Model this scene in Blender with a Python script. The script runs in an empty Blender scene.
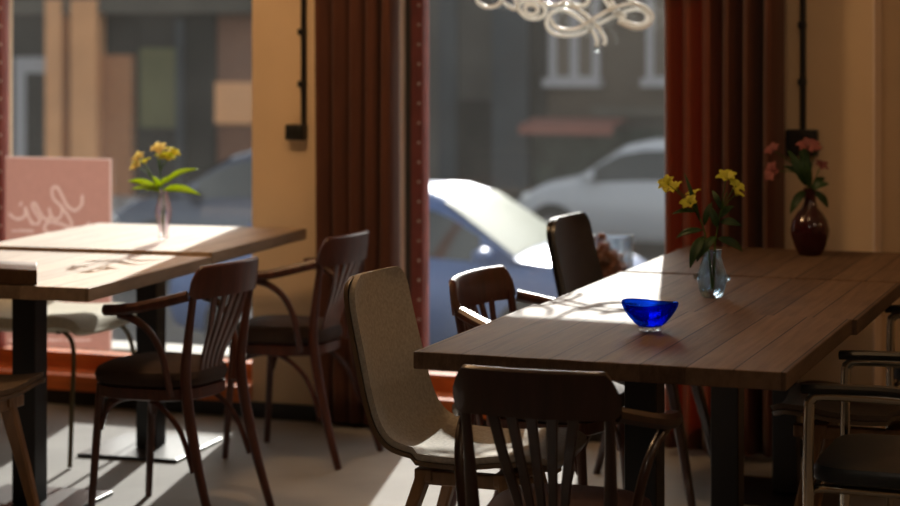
import bpy, bmesh, math, random
from mathutils import Vector, Matrix
random.seed(7)
S = bpy.context.scene
COL = S.collection
PI = math.pi
ANG = math.radians(20.2)          # the camera looks a little left of the window wall's normal
CA, SA = math.cos(ANG), math.sin(ANG)
EYE, F, HY = 1.45, 2000.0, 45.0   # eye height, focal length in pixels, horizon row

def cp(px, py, Z):                # surveyed point: picture position and distance -> room coordinates
    X = (px - 450) * Z / F
    return Vector((X * CA - Z * SA, X * SA + Z * CA, EYE - (py - HY) * Z / F))
def wp(px, py, y):                # surveyed point on the plane y = const
    r = (px - 450) / F
    Z = y / (r * SA + CA)
    return cp(px, py, Z)

# ---------------------------------------------------------------- materials
def nd(nt, t, **k):
    n = nt.nodes.new(t)
    for a, b in k.items():
        if a in n.inputs.keys(): n.inputs[a].default_value = b
        else: setattr(n, a, b)
    return n
def mat(name, col, rough=.5, metal=0, var=0, vscale=8, bump=0, bscale=60, stretch=(1, 1, 1), trans=0, spec=None, coat=0, translucent=None, sheen=0):
    m = bpy.data.materials.new(name); m.use_nodes = True
    nt = m.node_tree; b = nt.nodes['Principled BSDF']
    b.inputs['Base Color'].default_value = (*col, 1)
    b.inputs['Roughness'].default_value = rough
    b.inputs['Metallic'].default_value = metal
    b.inputs['Transmission Weight'].default_value = trans
    b.inputs['Coat Weight'].default_value = coat
    b.inputs['Sheen Weight'].default_value = sheen
    if spec is not None: b.inputs['Specular IOR Level'].default_value = spec
    if var or bump:
        tc = nd(nt, 'ShaderNodeTexCoord'); mp = nd(nt, 'ShaderNodeMapping')
        mp.inputs['Scale'].default_value = stretch
        nt.links.new(tc.outputs['Object'], mp.inputs['Vector'])
    if var:
        n = nd(nt, 'ShaderNodeTexNoise', Scale=vscale, Detail=6.0)
        r = nd(nt, 'ShaderNodeValToRGB')
        r.color_ramp.elements[0].position = .3; r.color_ramp.elements[1].position = .7
        r.color_ramp.elements[0].color = (*[c * (1 - var) for c in col], 1)
        r.color_ramp.elements[1].color = (*[min(1, c * (1 + var)) for c in col], 1)
        nt.links.new(mp.outputs[0], n.inputs['Vector']); nt.links.new(n.outputs['Fac'], r.inputs[0])
        nt.links.new(r.outputs[0], b.inputs['Base Color'])
    if bump:
        n2 = nd(nt, 'ShaderNodeTexNoise', Scale=bscale, Detail=4.0)
        bp = nd(nt, 'ShaderNodeBump', Strength=bump, Distance=.004)
        nt.links.new(mp.outputs[0], n2.inputs['Vector']); nt.links.new(n2.outputs['Fac'], bp.inputs['Height'])
        nt.links.new(bp.outputs[0], b.inputs['Normal'])
    if translucent:
        tr = nd(nt, 'ShaderNodeBsdfTranslucent'); tr.inputs['Color'].default_value = (*translucent[0], 1)
        mx = nd(nt, 'ShaderNodeMixShader'); mx.inputs[0].default_value = translucent[1]
        out = nt.nodes['Material Output']
        nt.links.new(b.outputs[0], mx.inputs[1]); nt.links.new(tr.outputs[0], mx.inputs[2]); nt.links.new(mx.outputs[0], out.inputs[0])
    return m
def plank_wood(name, c1, c2, pw, rough, spec=.54):
    m = bpy.data.materials.new(name); m.use_nodes = True
    nt = m.node_tree; b = nt.nodes['Principled BSDF']; L = nt.links.new
    tc = nd(nt, 'ShaderNodeTexCoord'); sp = nd(nt, 'ShaderNodeSeparateXYZ'); L(tc.outputs['Object'], sp.inputs[0])
    dv = nd(nt, 'ShaderNodeMath', operation='DIVIDE'); dv.inputs[1].default_value = pw; L(sp.outputs['X'], dv.inputs[0])
    fr = nd(nt, 'ShaderNodeMath', operation='FRACT'); L(dv.outputs[0], fr.inputs[0])
    fl = nd(nt, 'ShaderNodeMath', operation='FLOOR'); L(dv.outputs[0], fl.inputs[0])
    wn = nd(nt, 'ShaderNodeTexWhiteNoise', noise_dimensions='1D'); L(fl.outputs[0], wn.inputs['W'])
    mp = nd(nt, 'ShaderNodeMapping'); mp.inputs['Scale'].default_value = (38, 2.2, 20); L(tc.outputs['Object'], mp.inputs['Vector'])
    ns = nd(nt, 'ShaderNodeTexNoise', Scale=1.6, Detail=7.0, Roughness=.65); L(mp.outputs[0], ns.inputs['Vector'])
    ad = nd(nt, 'ShaderNodeMath', operation='MULTIPLY_ADD'); ad.inputs[1].default_value = .35; L(wn.outputs['Value'], ad.inputs[0]); L(ns.outputs['Fac'], ad.inputs[2])
    r = nd(nt, 'ShaderNodeValToRGB'); r.color_ramp.elements[0].position = .35; r.color_ramp.elements[1].position = .95
    r.color_ramp.elements[0].color = (*c1, 1); r.color_ramp.elements[1].color = (*c2, 1); L(ad.outputs[0], r.inputs[0])
    gp = nd(nt, 'ShaderNodeMath', operation='COMPARE'); gp.inputs[1].default_value = 0.0; gp.inputs[2].default_value = .035; L(fr.outputs[0], gp.inputs[0])
    sn = nd(nt, 'ShaderNodeSeparateXYZ'); L(tc.outputs['Normal'], sn.inputs[0])
    g2 = nd(nt, 'ShaderNodeMath', operation='MULTIPLY', use_clamp=True); L(gp.outputs[0], g2.inputs[0]); L(sn.outputs['Z'], g2.inputs[1]); gp = g2
    mx = nd(nt, 'ShaderNodeMixRGB'); mx.inputs['Color2'].default_value = (*[c * .25 for c in c1], 1)
    L(gp.outputs[0], mx.inputs[0]); L(r.outputs[0], mx.inputs['Color1']); L(mx.outputs[0], b.inputs['Base Color'])
    hm = nd(nt, 'ShaderNodeMath', operation='SUBTRACT'); L(ns.outputs['Fac'], hm.inputs[0]); L(gp.outputs[0], hm.inputs[1])
    bp = nd(nt, 'ShaderNodeBump', Strength=.55, Distance=.004); L(hm.outputs[0], bp.inputs['Height']); L(bp.outputs[0], b.inputs['Normal'])
    b.inputs['Roughness'].default_value = rough; b.inputs['Specular IOR Level'].default_value = spec
    return m
def pane_mat(name, tint, refl, dust=.007):
    m = bpy.data.materials.new(name); m.use_nodes = True
    nt = m.node_tree; nt.nodes.remove(nt.nodes['Principled BSDF'])
    t = nd(nt, 'ShaderNodeBsdfTransparent'); t.inputs[0].default_value = (*tint, 1)
    g = nd(nt, 'ShaderNodeBsdfGlossy'); g.inputs['Roughness'].default_value = .02
    fz = nd(nt, 'ShaderNodeFresnel'); fz.inputs['IOR'].default_value = 1.45
    ml = nd(nt, 'ShaderNodeMath', operation='MULTIPLY'); ml.inputs[1].default_value = refl
    nt.links.new(fz.outputs[0], ml.inputs[0])
    mx = nd(nt, 'ShaderNodeMixShader')
    nt.links.new(ml.outputs[0], mx.inputs[0]); nt.links.new(t.outputs[0], mx.inputs[1]); nt.links.new(g.outputs[0], mx.inputs[2])
    # a film of dust on the shop glass catches the low sun
    tr = nd(nt, 'ShaderNodeBsdfTranslucent'); tr.inputs['Color'].default_value = (.9, .87, .82, 1)
    tc = nd(nt, 'ShaderNodeTexCoord'); ns = nd(nt, 'ShaderNodeTexNoise', Scale=1.7, Detail=5.0); nt.links.new(tc.outputs['Object'], ns.inputs['Vector'])
    md = nd(nt, 'ShaderNodeMath', operation='MULTIPLY'); md.inputs[1].default_value = dust * 2; nt.links.new(ns.outputs['Fac'], md.inputs[0])
    m2 = nd(nt, 'ShaderNodeMixShader'); nt.links.new(md.outputs[0], m2.inputs[0]); nt.links.new(mx.outputs[0], m2.inputs[1]); nt.links.new(tr.outputs[0], m2.inputs[2])
    nt.links.new(m2.outputs[0], nt.nodes['Material Output'].inputs[0])
    return m
def glass_mat(name, col, thin=.35, rough=0.02):
    # coloured glass: refraction mixed with straight transmission so that daylight also passes through
    m = bpy.data.materials.new(name); m.use_nodes = True
    nt = m.node_tree; nt.nodes.remove(nt.nodes['Principled BSDF'])
    g = nd(nt, 'ShaderNodeBsdfGlass'); g.inputs['Color'].default_value = (*col, 1); g.inputs['Roughness'].default_value = rough; g.inputs['IOR'].default_value = 1.48
    t = nd(nt, 'ShaderNodeBsdfTransparent'); t.inputs[0].default_value = (*col, 1)
    mx = nd(nt, 'ShaderNodeMixShader'); mx.inputs[0].default_value = thin
    nt.links.new(g.outputs[0], mx.inputs[1]); nt.links.new(t.outputs[0], mx.inputs[2])
    nt.links.new(mx.outputs[0], nt.nodes['Material Output'].inputs[0])
    return m
def brick_mat(name, c1, c2, mortar):
    m = bpy.data.materials.new(name); m.use_nodes = True
    nt = m.node_tree; b = nt.nodes['Principled BSDF']; b.inputs['Roughness'].default_value = .9
    tc = nd(nt, 'ShaderNodeTexCoord'); mp = nd(nt, 'ShaderNodeMapping'); mp.inputs['Rotation'].default_value = (PI / 2, 0, 0)
    br = nd(nt, 'ShaderNodeTexBrick', Scale=4.0)
    br.inputs['Color1'].default_value = (*c1, 1); br.inputs['Color2'].default_value = (*c2, 1); br.inputs['Mortar'].default_value = (*mortar, 1)
    nt.links.new(tc.outputs['Object'], mp.inputs['Vector']); nt.links.new(mp.outputs[0], br.inputs['Vector'])
    nt.links.new(br.outputs['Color'], b.inputs['Base Color'])
    return m

M = {}
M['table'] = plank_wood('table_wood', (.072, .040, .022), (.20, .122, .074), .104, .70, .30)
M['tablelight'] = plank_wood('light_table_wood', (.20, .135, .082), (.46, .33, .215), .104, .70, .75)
M['tedge'] = M['table']
M['bent'] = mat('bentwood', (.068, .018, .009), .40, var=.35, vscale=5, stretch=(8, 8, 1.2), coat=.12)
M['bentdark'] = mat('bentwood_dark', (.028, .009, .006), .30, var=.35, vscale=5, stretch=(8, 8, 1.2), coat=.3)
M['uph'] = mat('brown_upholstery', (.035, .018, .012), .85, var=.25, vscale=90, bump=.4, bscale=300)
M['uphred'] = mat('dark_red_upholstery', (.045, .012, .010), .8, var=.25, vscale=90, bump=.4, bscale=300)
M['steel'] = mat('black_steel', (.008, .008, .009), .38, var=.2, vscale=6)
M['tan'] = mat('tan_fabric', (.40, .36, .30), .85, var=.18, vscale=120, bump=.35, bscale=500)
M['tanshell'] = mat('walnut_shell', (.12, .075, .04), .35, var=.3, vscale=3, stretch=(9, 2, 2))
M['blacklea'] = mat('black_leather', (.062, .060, .060), .32, var=.2, vscale=20, bump=.15, bscale=200)
M['blackshell'] = mat('black_shell', (.012, .011, .011), .3)
M['brownfab'] = mat('brown_fabric', (.10, .065, .04), .85, var=.2, vscale=100)
M['oak'] = mat('oak_wood', (.25, .135, .06), .45, var=.3, vscale=4, stretch=(9, 9, 1))
M['chrome'] = mat('chrome', (.55, .50, .42), .16, metal=1, var=.05, vscale=3)
M['blkvinyl'] = mat('black_vinyl', (.020, .028, .036), .32, var=.2, vscale=10, bump=.1, bscale=150)
M['blkplastic'] = mat('black_plastic', (.010, .010, .010), .35)
M['cream'] = mat('cream_fabric', (.55, .49, .36), .8, var=.1, vscale=80)
M['olive'] = mat('olive_metal', (.16, .13, .07), .4, metal=.7)
M['floor'] = mat('floor_concrete', (.295, .285, .275), .85, spec=.15, var=.13, vscale=2.5, bump=.12, bscale=40)
M['wall'] = mat('wall_paint', (.70, .53, .345), .9, var=.05, vscale=3, bump=.1, bscale=60)
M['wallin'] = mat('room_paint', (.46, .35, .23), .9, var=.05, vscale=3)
M['ceil'] = mat('ceiling_paint', (.55, .48, .38), .95, var=.04, vscale=2)
M['reveal'] = mat('lit_reveal_paint', (.80, .66, .56), .8, var=.04, vscale=3)  # lighter than the wall, side light put into the colour
M['base'] = mat('black_skirting', (.012, .011, .010), .45)
M['redframe'] = mat('red_brown_frame', (.30, .085, .07), .45, var=.2, vscale=10)
M['orangeframe'] = mat('orange_painted_wood', (.52, .14, .040), .65, spec=.2, var=.2, vscale=8, stretch=(1, 6, 6))
M['greyframe'] = mat('dark_grey_seal', (.07, .07, .065), .5)
M['curtain'] = mat('curtain_cloth', (.105, .033, .015), .85, var=.2, vscale=40, stretch=(1, 1, .1), translucent=((.46, .10, .028), .23), sheen=.2)
M['pane'] = pane_mat('window_glass', (.93, .94, .93), .7)
M['poster'] = mat('pink_poster', (.55, .31, .27), .7, var=.06, vscale=30, translucent=((.225, .115, .095), .5))
M['posterwhite'] = mat('poster_white', (.85, .72, .68), .7, translucent=((.33, .22, .20), .5))
M['neon'] = mat('unlit_neon_tube', (.84, .84, .82), .22, translucent=((.80, .79, .76), .45), coat=.4)
M['bulb'] = mat('led_bulb', (.85, .78, .72), .25, translucent=((.9, .8, .75), .5))
M['blueglass'] = glass_mat('blue_glass', (.05, .22, .86), .45)
M['clearglass'] = glass_mat('clear_glass', (.93, .96, .97), .5)
M['palevase'] = glass_mat('blue_clear_glass', (.80, .90, .97), .45)
M['pinkglass'] = glass_mat('pink_glass', (.985, .95, .97), .7)
M['redglass'] = mat('red_glazed_glass', (.045, .004, .006), .12, trans=.2, coat=.3)
M['water'] = glass_mat('water', (.85, .9, .88), .5)
M['stem'] = mat('green_stem', (.06, .14, .02), .5, var=.2, vscale=30, translucent=((.2, .35, .03), .3))
M['leaf'] = mat('green_leaf', (.055, .15, .018), .42, var=.25, vscale=25, translucent=((.62, .70, .04), .55))
M['leafdk'] = mat('dark_green_leaf', (.025, .07, .012), .45, var=.25, vscale=25, translucent=((.06, .14, .02), .3))
M['yellow'] = mat('yellow_petal', (.78, .74, .09), .55, var=.15, vscale=30, translucent=((.80, .80, .12), .4))
M['pale'] = mat('pale_yellow_petal', (.90, .80, .42), .55, var=.12, vscale=30, translucent=((.92, .84, .44), .4))
M['pink'] = mat('pink_petal', (.36, .12, .11), .6, var=.2, vscale=30, translucent=((.4, .12, .11), .3))
M['cone'] = mat('dried_brown_slices', (.26, .085, .03), .7, var=.5, vscale=25)
M['asphalt'] = mat('asphalt', (.075, .072, .070), .8, var=.2, vscale=1.5, spec=.12)
M['paving'] = mat('pale_paving', (.33, .31, .29), .85, var=.15, vscale=2, spec=.12)
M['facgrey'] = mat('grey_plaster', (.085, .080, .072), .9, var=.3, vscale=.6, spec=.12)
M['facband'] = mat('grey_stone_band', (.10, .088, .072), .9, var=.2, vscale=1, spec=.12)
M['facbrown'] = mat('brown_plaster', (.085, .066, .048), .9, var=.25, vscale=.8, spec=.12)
M['brick'] = brick_mat('red_brick', (.17, .066, .036), (.21, .088, .048), (.13, .09, .06))
M['brickor'] = brick_mat('orange_brick', (.42, .165, .06), (.34, .125, .045), (.32, .19, .11))
M['peach'] = mat('peach_reflection', (.72, .36, .17), .9, var=.12, vscale=1, spec=.12)  # colour of the lit interior mirrored in the window glass
M['facdark'] = mat('dark_panel', (.018, .018, .016), .5, var=.3, vscale=1, spec=.12)
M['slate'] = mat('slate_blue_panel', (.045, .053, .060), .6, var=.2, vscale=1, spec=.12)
M['facwhite'] = mat('white_painted_wood', (.36, .35, .36), .7, spec=.12)
M['winpane'] = mat('dim_window_pane', (.09, .065, .045), .15, var=.3, vscale=1)
M['olivepane'] = mat('olive_blind', (.13, .125, .06), .6, var=.15, vscale=1, spec=.12)
M['awn'] = mat('red_awning_cloth', (.24, .085, .062), .85, var=.1, vscale=3)
M['stall'] = mat('dull_green_board', (.05, .06, .05), .8, var=.4, vscale=3, spec=.12)
M['carblue'] = mat('blue_car_paint', (.09, .16, .36), .38, metal=.2, coat=.25)
M['cardark'] = mat('dark_blue_car_paint', (.030, .045, .085), .2, metal=.2, coat=.7)
M['carwhite'] = mat('white_car_paint', (.48, .49, .51), .35, coat=.3)
M['carglass'] = mat('car_glass', (.02, .025, .022), .06, spec=.7)
M['windscreen'] = mat('green_tinted_windscreen', (.13, .165, .10), .34, spec=.4)
M['tyre'] = mat('tyre_rubber', (.012, .012, .012), .8)
M['rim'] = mat('wheel_alloy', (.4, .4, .42), .35, metal=.8)
M['lamp'] = mat('car_lamp_glass', (.75, .76, .74), .1)
M['tail'] = mat('car_tail_lamp', (.35, .02, .02), .15)
M['ledge'] = mat('white_stone_ledge', (.26, .245, .22), .7, var=.1, vscale=6)
M['board'] = plank_wood('board_wood', (.11, .055, .026), (.20, .11, .055), .2, .55)

# ---------------------------------------------------------------- mesh builder
class MB:
    def __init__(s): s.bm = bmesh.new()
    def verts(s, pts): return [s.bm.verts.new(p) for p in pts]
    def face(s, vs):
        try: return s.bm.faces.new(vs)
        except ValueError: return None
    def box(s, lo, hi, rot=None):
        x0, y0, z0 = lo; x1, y1, z1 = hi
        v = s.verts([(x0, y0, z0), (x1, y0, z0), (x1, y1, z0), (x0, y1, z0), (x0, y0, z1), (x1, y0, z1), (x1, y1, z1), (x0, y1, z1)])
        for f in ((3, 2, 1, 0), (4, 5, 6, 7), (0, 1, 5, 4), (1, 2, 6, 5), (2, 3, 7, 6), (3, 0, 4, 7)): s.face([v[i] for i in f])
        if rot is not None:
            for q in v: q.co = rot @ q.co
        return s
    def rings(s, rings, closed=True, cap=True):
        R = [s.verts(r) for r in rings]; n = len(rings[0])
        for a, b in zip(R, R[1:]):
            for i in range(n if closed else n - 1):
                j = (i + 1) % n
                s.face([a[i], a[j], b[j], b[i]])
        if cap and closed:
            s.face(R[0][::-1]); s.face(R[-1])
        return s
    def sweep(s, pts, sec, up=(0, 0, 1), smooth=True, loop=False, cap=True, n=6):
        P = [Vector(p) for p in pts]
        if smooth: P = catmull(P, n, loop)
        N = len(P); rings = []
        up = Vector(up)
        for i, p in enumerate(P):
            a = P[i - 1] if (i > 0 or loop) else P[i]; b = P[(i + 1) % N] if (i < N - 1 or loop) else P[i]
            T = (b - a).normalized()
            side = T.cross(up)
            if side.length < 1e-4: side = T.cross(Vector((.3, 1, .2)))
            side.normalize(); U = side.cross(T)
            t = i / max(1, N - 1)
            rings.append([p + side * u + U * w for u, w in sec(t)])
        if loop: rings.append(rings[0]); return s.rings(rings, True, False)
        return s.rings(rings, True, cap)
    def tube(s, pts, r, seg=10, **k):
        def sec(t):
            rr = r(t) if callable(r) else r
            return [(rr * math.cos(2 * PI * i / seg), rr * math.sin(2 * PI * i / seg)) for i in range(seg)]
        # parallel-transport frames so the tube never twists
        P = [Vector(p) for p in pts]
        loop = k.get('loop', False)
        if k.get('smooth', True): P = catmull(P, k.get('n', 6), loop)
        N = len(P); rings = []; prev = None
        for i, p in enumerate(P):
            a = P[i - 1] if (i > 0 or loop) else P[i]; b = P[(i + 1) % N] if (i < N - 1 or loop) else P[i]
            T = (b - a).normalized()
            if prev is None:
                prev = T.orthogonal().normalized()
            prev = (prev - T * prev.dot(T)).normalized(); W = T.cross(prev)
            rings.append([p + prev * u + W * w for u, w in sec(i / max(1, N - 1))])
        if loop: rings.append(rings[0]); return s.rings(rings, True, False)
        return s.rings(rings, True, True)
    def lathe(s, prof, c=(0, 0, 0), seg=28):
        rings = [[(c[0] + r * math.cos(2 * PI * i / seg), c[1] + r * math.sin(2 * PI * i / seg), c[2] + z) for i in range(seg)] for r, z in prof]
        return s.rings(rings)
    def prism(s, outline, y0, y1):        # outline in (x, z), extruded along y
        a = [(x, y0, z) for x, z in outline]; b = [(x, y1, z) for x, z in outline]
        return s.rings([a, b])
    def xform(s, mtx):
        bmesh.ops.transform(s.bm, matrix=mtx, verts=s.bm.verts); return s
    def build(s, name, m, parent=None, smooth=True, bevel=0, seg=2, sub=0, weld=True):
        bm = s.bm
        if weld: bmesh.ops.remove_doubles(bm, verts=bm.verts, dist=1e-6)
        bmesh.ops.recalc_face_normals(bm, faces=bm.faces)
        me = bpy.data.meshes.new(name); bm.to_mesh(me); bm.free()
        me.materials.append(m)
        for p in me.polygons: p.use_smooth = smooth
        o = bpy.data.objects.new(name, me); COL.objects.link(o)
        if parent: o.parent = parent
        if bevel:
            b = o.modifiers.new('bevel', 'BEVEL'); b.width = bevel; b.segments = seg; b.limit_method = 'ANGLE'; b.angle_limit = .6
        if sub:
            d = o.modifiers.new('sub', 'SUBSURF'); d.levels = d.render_levels = sub
        if smooth and not sub:
            try: me.set_sharp_from_angle(angle=math.radians(42))
            except Exception: pass
        return o

def catmull(P, n=6, loop=False):
    out = []; N = len(P)
    if N < 3: return P
    rng = range(N) if loop else range(N - 1)
    for i in rng:
        if loop: p0, p1, p2, p3 = P[(i - 1) % N], P[i], P[(i + 1) % N], P[(i + 2) % N]
        else: p0, p1, p2, p3 = P[max(0, i - 1)], P[i], P[i + 1], P[min(N - 1, i + 2)]
        for k in range(n):
            t = k / n
            out.append(.5 * ((2 * p1) + (p2 - p0) * t + (2 * p0 - 5 * p1 + 4 * p2 - p3) * t * t + (3 * p1 - p0 - 3 * p2 + p3) * t ** 3))
    if not loop: out.append(P[-1])
    return out
def rect(w, h, e=.3):       # rounded-ish rectangular section, 8 points
    a, b = w / 2, h / 2; c = min(a, b) * e
    return [(a, -b + c), (a, b - c), (a - c, b), (-a + c, b), (-a, b - c), (-a, -b + c), (-a + c, -b), (a - c, -b)]

def tag(o, label, cat, group=None, kind=None):
    o['label'] = label; o['category'] = cat
    if group: o['group'] = group
    if kind: o['kind'] = kind
    return o
def empty(name, loc, rz=0, label=None, cat=None, group=None):
    o = bpy.data.objects.new(name, None); COL.objects.link(o)
    o.location = loc; o.rotation_euler = (0, 0, rz); o.empty_display_size = .1
    if label: tag(o, label, cat, group)
    return o
def copy_tree(o, parent=None):
    c = o.copy(); COL.objects.link(c); c.parent = parent
    for ch in list(o.children): copy_tree(ch, c)
    return c
def struct(o, label=None, cat=None):
    o['kind'] = 'structure'
    if label: o['label'] = label; o['category'] = cat
    return o

# ---------------------------------------------------------------- room
WY = 7.05                       # inner face of the window wall
X1a, X1b = -4.72, -3.416        # left window opening
X2a, X2b = -2.832, -1.56        # middle window opening
XR = -1.023                     # right-facing return of the pier
ROOM_L, ROOM_R, ROOM_B, CEIL = -7.2, 2.0, -1.6, 3.1
SILL, TOPW, OUT = .125, 2.75, 7.40
b = MB(); b.box((ROOM_L - .2, ROOM_B - .2, -.2), (ROOM_R + .2, OUT, 0)); struct(b.build('floor', M['floor'], smooth=False), 'grey concrete cafe floor', 'floor')
b = MB(); b.box((ROOM_L - .2, ROOM_B - .2, CEIL), (ROOM_R + .2, OUT, CEIL + .2)); struct(b.build('ceiling', M['ceil'], smooth=False), 'plain cafe ceiling', 'ceiling')
b = MB()
b.box((ROOM_L - .2, WY, 0), (X1a, OUT, CEIL)); b.box((X1b, WY, 0), (X2a, OUT, CEIL)); b.box((X2b, WY, 0), (XR, OUT, CEIL))
for xa, xb in ((X1a, X1b), (X2a, X2b)):
    b.box((xa, WY, 0), (xb, OUT, SILL - .001)); b.box((xa, WY, TOPW), (xb, OUT, CEIL))
b.box((XR, 7.22, 0), (ROOM_R + .2, OUT, CEIL))
struct(b.build('wall_window', M['wall'], smooth=False), 'warm tan plastered window wall', 'wall')
b = MB(); b.box((ROOM_L - .2, ROOM_B, 0), (ROOM_L, WY, CEIL)); struct(b.build('wall_left', M['wallin'], smooth=False), 'left side wall', 'wall')
b = MB(); b.box((ROOM_R, ROOM_B, 0), (ROOM_R + .2, 7.22, CEIL)); struct(b.build('wall_right', M['wallin'], smooth=False), 'right side wall', 'wall')
b = MB(); b.box((ROOM_L - .2, ROOM_B - .2, 0), (ROOM_R + .2, ROOM_B, CEIL)); struct(b.build('wall_front', M['wallin'], smooth=False), 'wall behind the camera', 'wall')
# plaster reveal strips on the right-facing returns, side light painted into their colour
b = MB(); b.box((X2a - .001, WY - .002, SILL), (X2a + .006, 7.19, TOPW)); struct(b.build('trim_1', M['reveal'], smooth=False), 'pale reveal at the left of the middle window', 'trim')
b = MB(); b.box((XR - .001, WY - .002, 0), (XR + .006, 7.219, CEIL)); struct(b.build('trim_2', M['reveal'], smooth=False), 'pale vertical corner strip of the right wall', 'trim')
b = MB()
for xa, xb, y in ((ROOM_L, XR, WY), (XR + .01, ROOM_R, 7.22)): b.box((xa, y - .016, 0), (xb, y, .062))
struct(b.build('baseboard_window', M['base'], smooth=False, bevel=.003), 'low black skirting under the windows', 'baseboard')

def window(n, xa, xb, lab, wr=.078):
    fy0, fy1 = 7.185, 7.255
    root = empty('window_%d' % n, (0, 0, 0)); struct(root, lab, 'window')
    f = MB(); w = .078
    f.box((xa + .007, fy0, SILL), (xa + w, fy1, TOPW)); f.box((xb - wr, fy0, SILL), (xb, fy1, TOPW)); f.box((xa + .007, fy0, TOPW - .07), (xb, fy1, TOPW))
    f.build('frame', M['redframe'], root, smooth=False, bevel=.004)
    f = MB(); f.box((xa + .006, fy0 - .004, SILL), (xa + .027, fy0 + .02, TOPW)); f.build('seal', M['greyframe'], root, smooth=False)
    f = MB(); f.box((xa + w - .001, fy0 - .01, SILL), (xb - wr + .001, fy1, SILL + .062)); f.build('bottom_rail', M['orangeframe'], root, smooth=False, bevel=.005)
    f = MB(); f.box((xa, WY - .055, .063), (xb, fy0, SILL)); f.build('sill', M['orangeframe'], root, smooth=False, bevel=.006)
    f = MB(); f.box((xa + w - .01, 7.218, SILL + .05), (xb - wr + .01, 7.224, TOPW - .06)); f.build('pane', M['pane'], root, smooth=False)
    f = MB(); f.box((xa, fy1, SILL - .02), (xb, OUT + .06, SILL + .075)); f.build('outer_ledge', M['ledge'], root, smooth=False, bevel=.008)
window(1, X1a, X1b, 'left shop window with red frame and orange sill', .016)
window(2, X2a, X2b, 'middle shop window with red frame and orange sill')

# string of tiny bulbs beside each window frame
def string_light(x, lab):
    r = empty('string_light', (x, 7.175, 0), 0, lab, 'light string', 'bulb strings on the window frames')
    t = MB(); t.tube([(0, 0, .3), (.003, 0, 1.0), (-.002, 0, 1.7), (0, 0, 2.6)], .0022, 6); t.build('wire', M['redframe'], r)
    for k in range(31):
        z = .32 + k * .0755
        q = MB(); q.lathe([(.0005, -.0055), (.005, -.004), (.0065, 0), (.005, .004), (.0005, .0055)], (.0, -.004, z), 8); q.build('bulb', M['bulb'], r)
    return r
string_light(X2a + .066, 'string of tiny pale bulbs on the red frame at the left of the middle window')
string_light(X1a + .085, 'string of tiny pale bulbs on the frame of the left window by the photo edge')

# ---------------------------------------------------------------- curtains
def curtain(x0, x1, y, folds, amp, lab, seed, flare=0):
    rnd = random.Random(seed); ph = rnd.random() * 6; n = folds * 14; rows = 24; z0, z1 = .025, CEIL - .002
    b = MB(); A = []
    for j in range(rows + 1):
        v = j / rows; z = z0 + (z1 - z0) * v; row = []
        for i in range(n + 1):
            u = i / n
            squeeze = 1 - .05 * math.sin(v * 3.0) * (1 - v)
            x = x0 + (x1 - x0) * (.5 + (u - .5) * squeeze) - flare * (1 - v) * (1 - u)
            a = amp * (.75 + .35 * math.sin(ph + 5 * u + 1.3 * (1 - v)))
            yy = y + a * math.sin(2 * PI * folds * u + ph + .5 * math.sin(2.2 * v + 3 * u)) + .25 * a * math.sin(4 * PI * folds * u + 1)
            x += .25 * a * math.cos(2 * PI * folds * u + ph)
            row.append((x, yy, z))
        A.append(row)
    b.rings(A, closed=False, cap=False)
    o = b.build('curtain', M['curtain'], smooth=True)
    md = o.modifiers.new('thick', 'SOLIDIFY'); md.thickness = .003
    tag(o, lab, 'curtain', 'red brown window curtains')
    return o
curtain(-3.105, -2.775, 6.955, 5, .042, 'red-brown floor-length curtain between the left and middle windows', 3)
curtain(-1.735, -1.300, 6.93, 6, .050, 'red-brown curtain behind the long right table, glowing red at its left edge', 12)
# a sliver of a third curtain at the photo's left edge
curtain(-4.95, -4.575, 6.95, 5, .035, 'dark red curtain cut by the left edge of the photo', 5)

# ---------------------------------------------------------------- wall conduits and boxes
def conduit(px, clips, bx0, bx1, by0, by1, lab, pull=0):
    p = wp(px, 20, WY - .012)
    c = MB(); zb = wp(px, by0, WY).z
    c.tube([(p.x, WY - .012, CEIL - .003), (p.x, WY - .012, 2.0), (p.x + pull, WY - .012, zb + .1), (p.x + pull, WY - .012, zb - .01)], .0105, 10)
    r = empty('wall_socket', (0, 0, 0), 0, lab, 'socket', 'black sockets with surface cables')
    c.build('cable', M['steel'], r)
    for cy in clips:
        q = wp(px, cy, WY); k = MB(); k.box((q.x - .014, WY - .028, q.z - .012), (q.x + .014, WY, q.z + .012)); k.build('clip', M['steel'], r, bevel=.003)
    a = wp(bx0, by0, WY); d = wp(bx1, by1, WY)
    k = MB(); k.box((a.x, WY - .05, d.z), (d.x, WY, a.z)); k.build('socket_box', M['steel'], r, bevel=.006)
    k = MB(); k.box((a.x + .012, WY - .056, d.z + .012), (d.x - .012, WY - .046, a.z - .012)); k.build('cover_plate', M['blkplastic'], r, bevel=.003)
conduit(303.5, (32, 84, -60), 290, 308, 124, 140, 'black wall box under a vertical cable beside the left curtain', .0)
conduit(803, (25, 82, -60), 788, 819, 129, 156, 'black wall box under a vertical cable behind the red vase')

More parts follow.
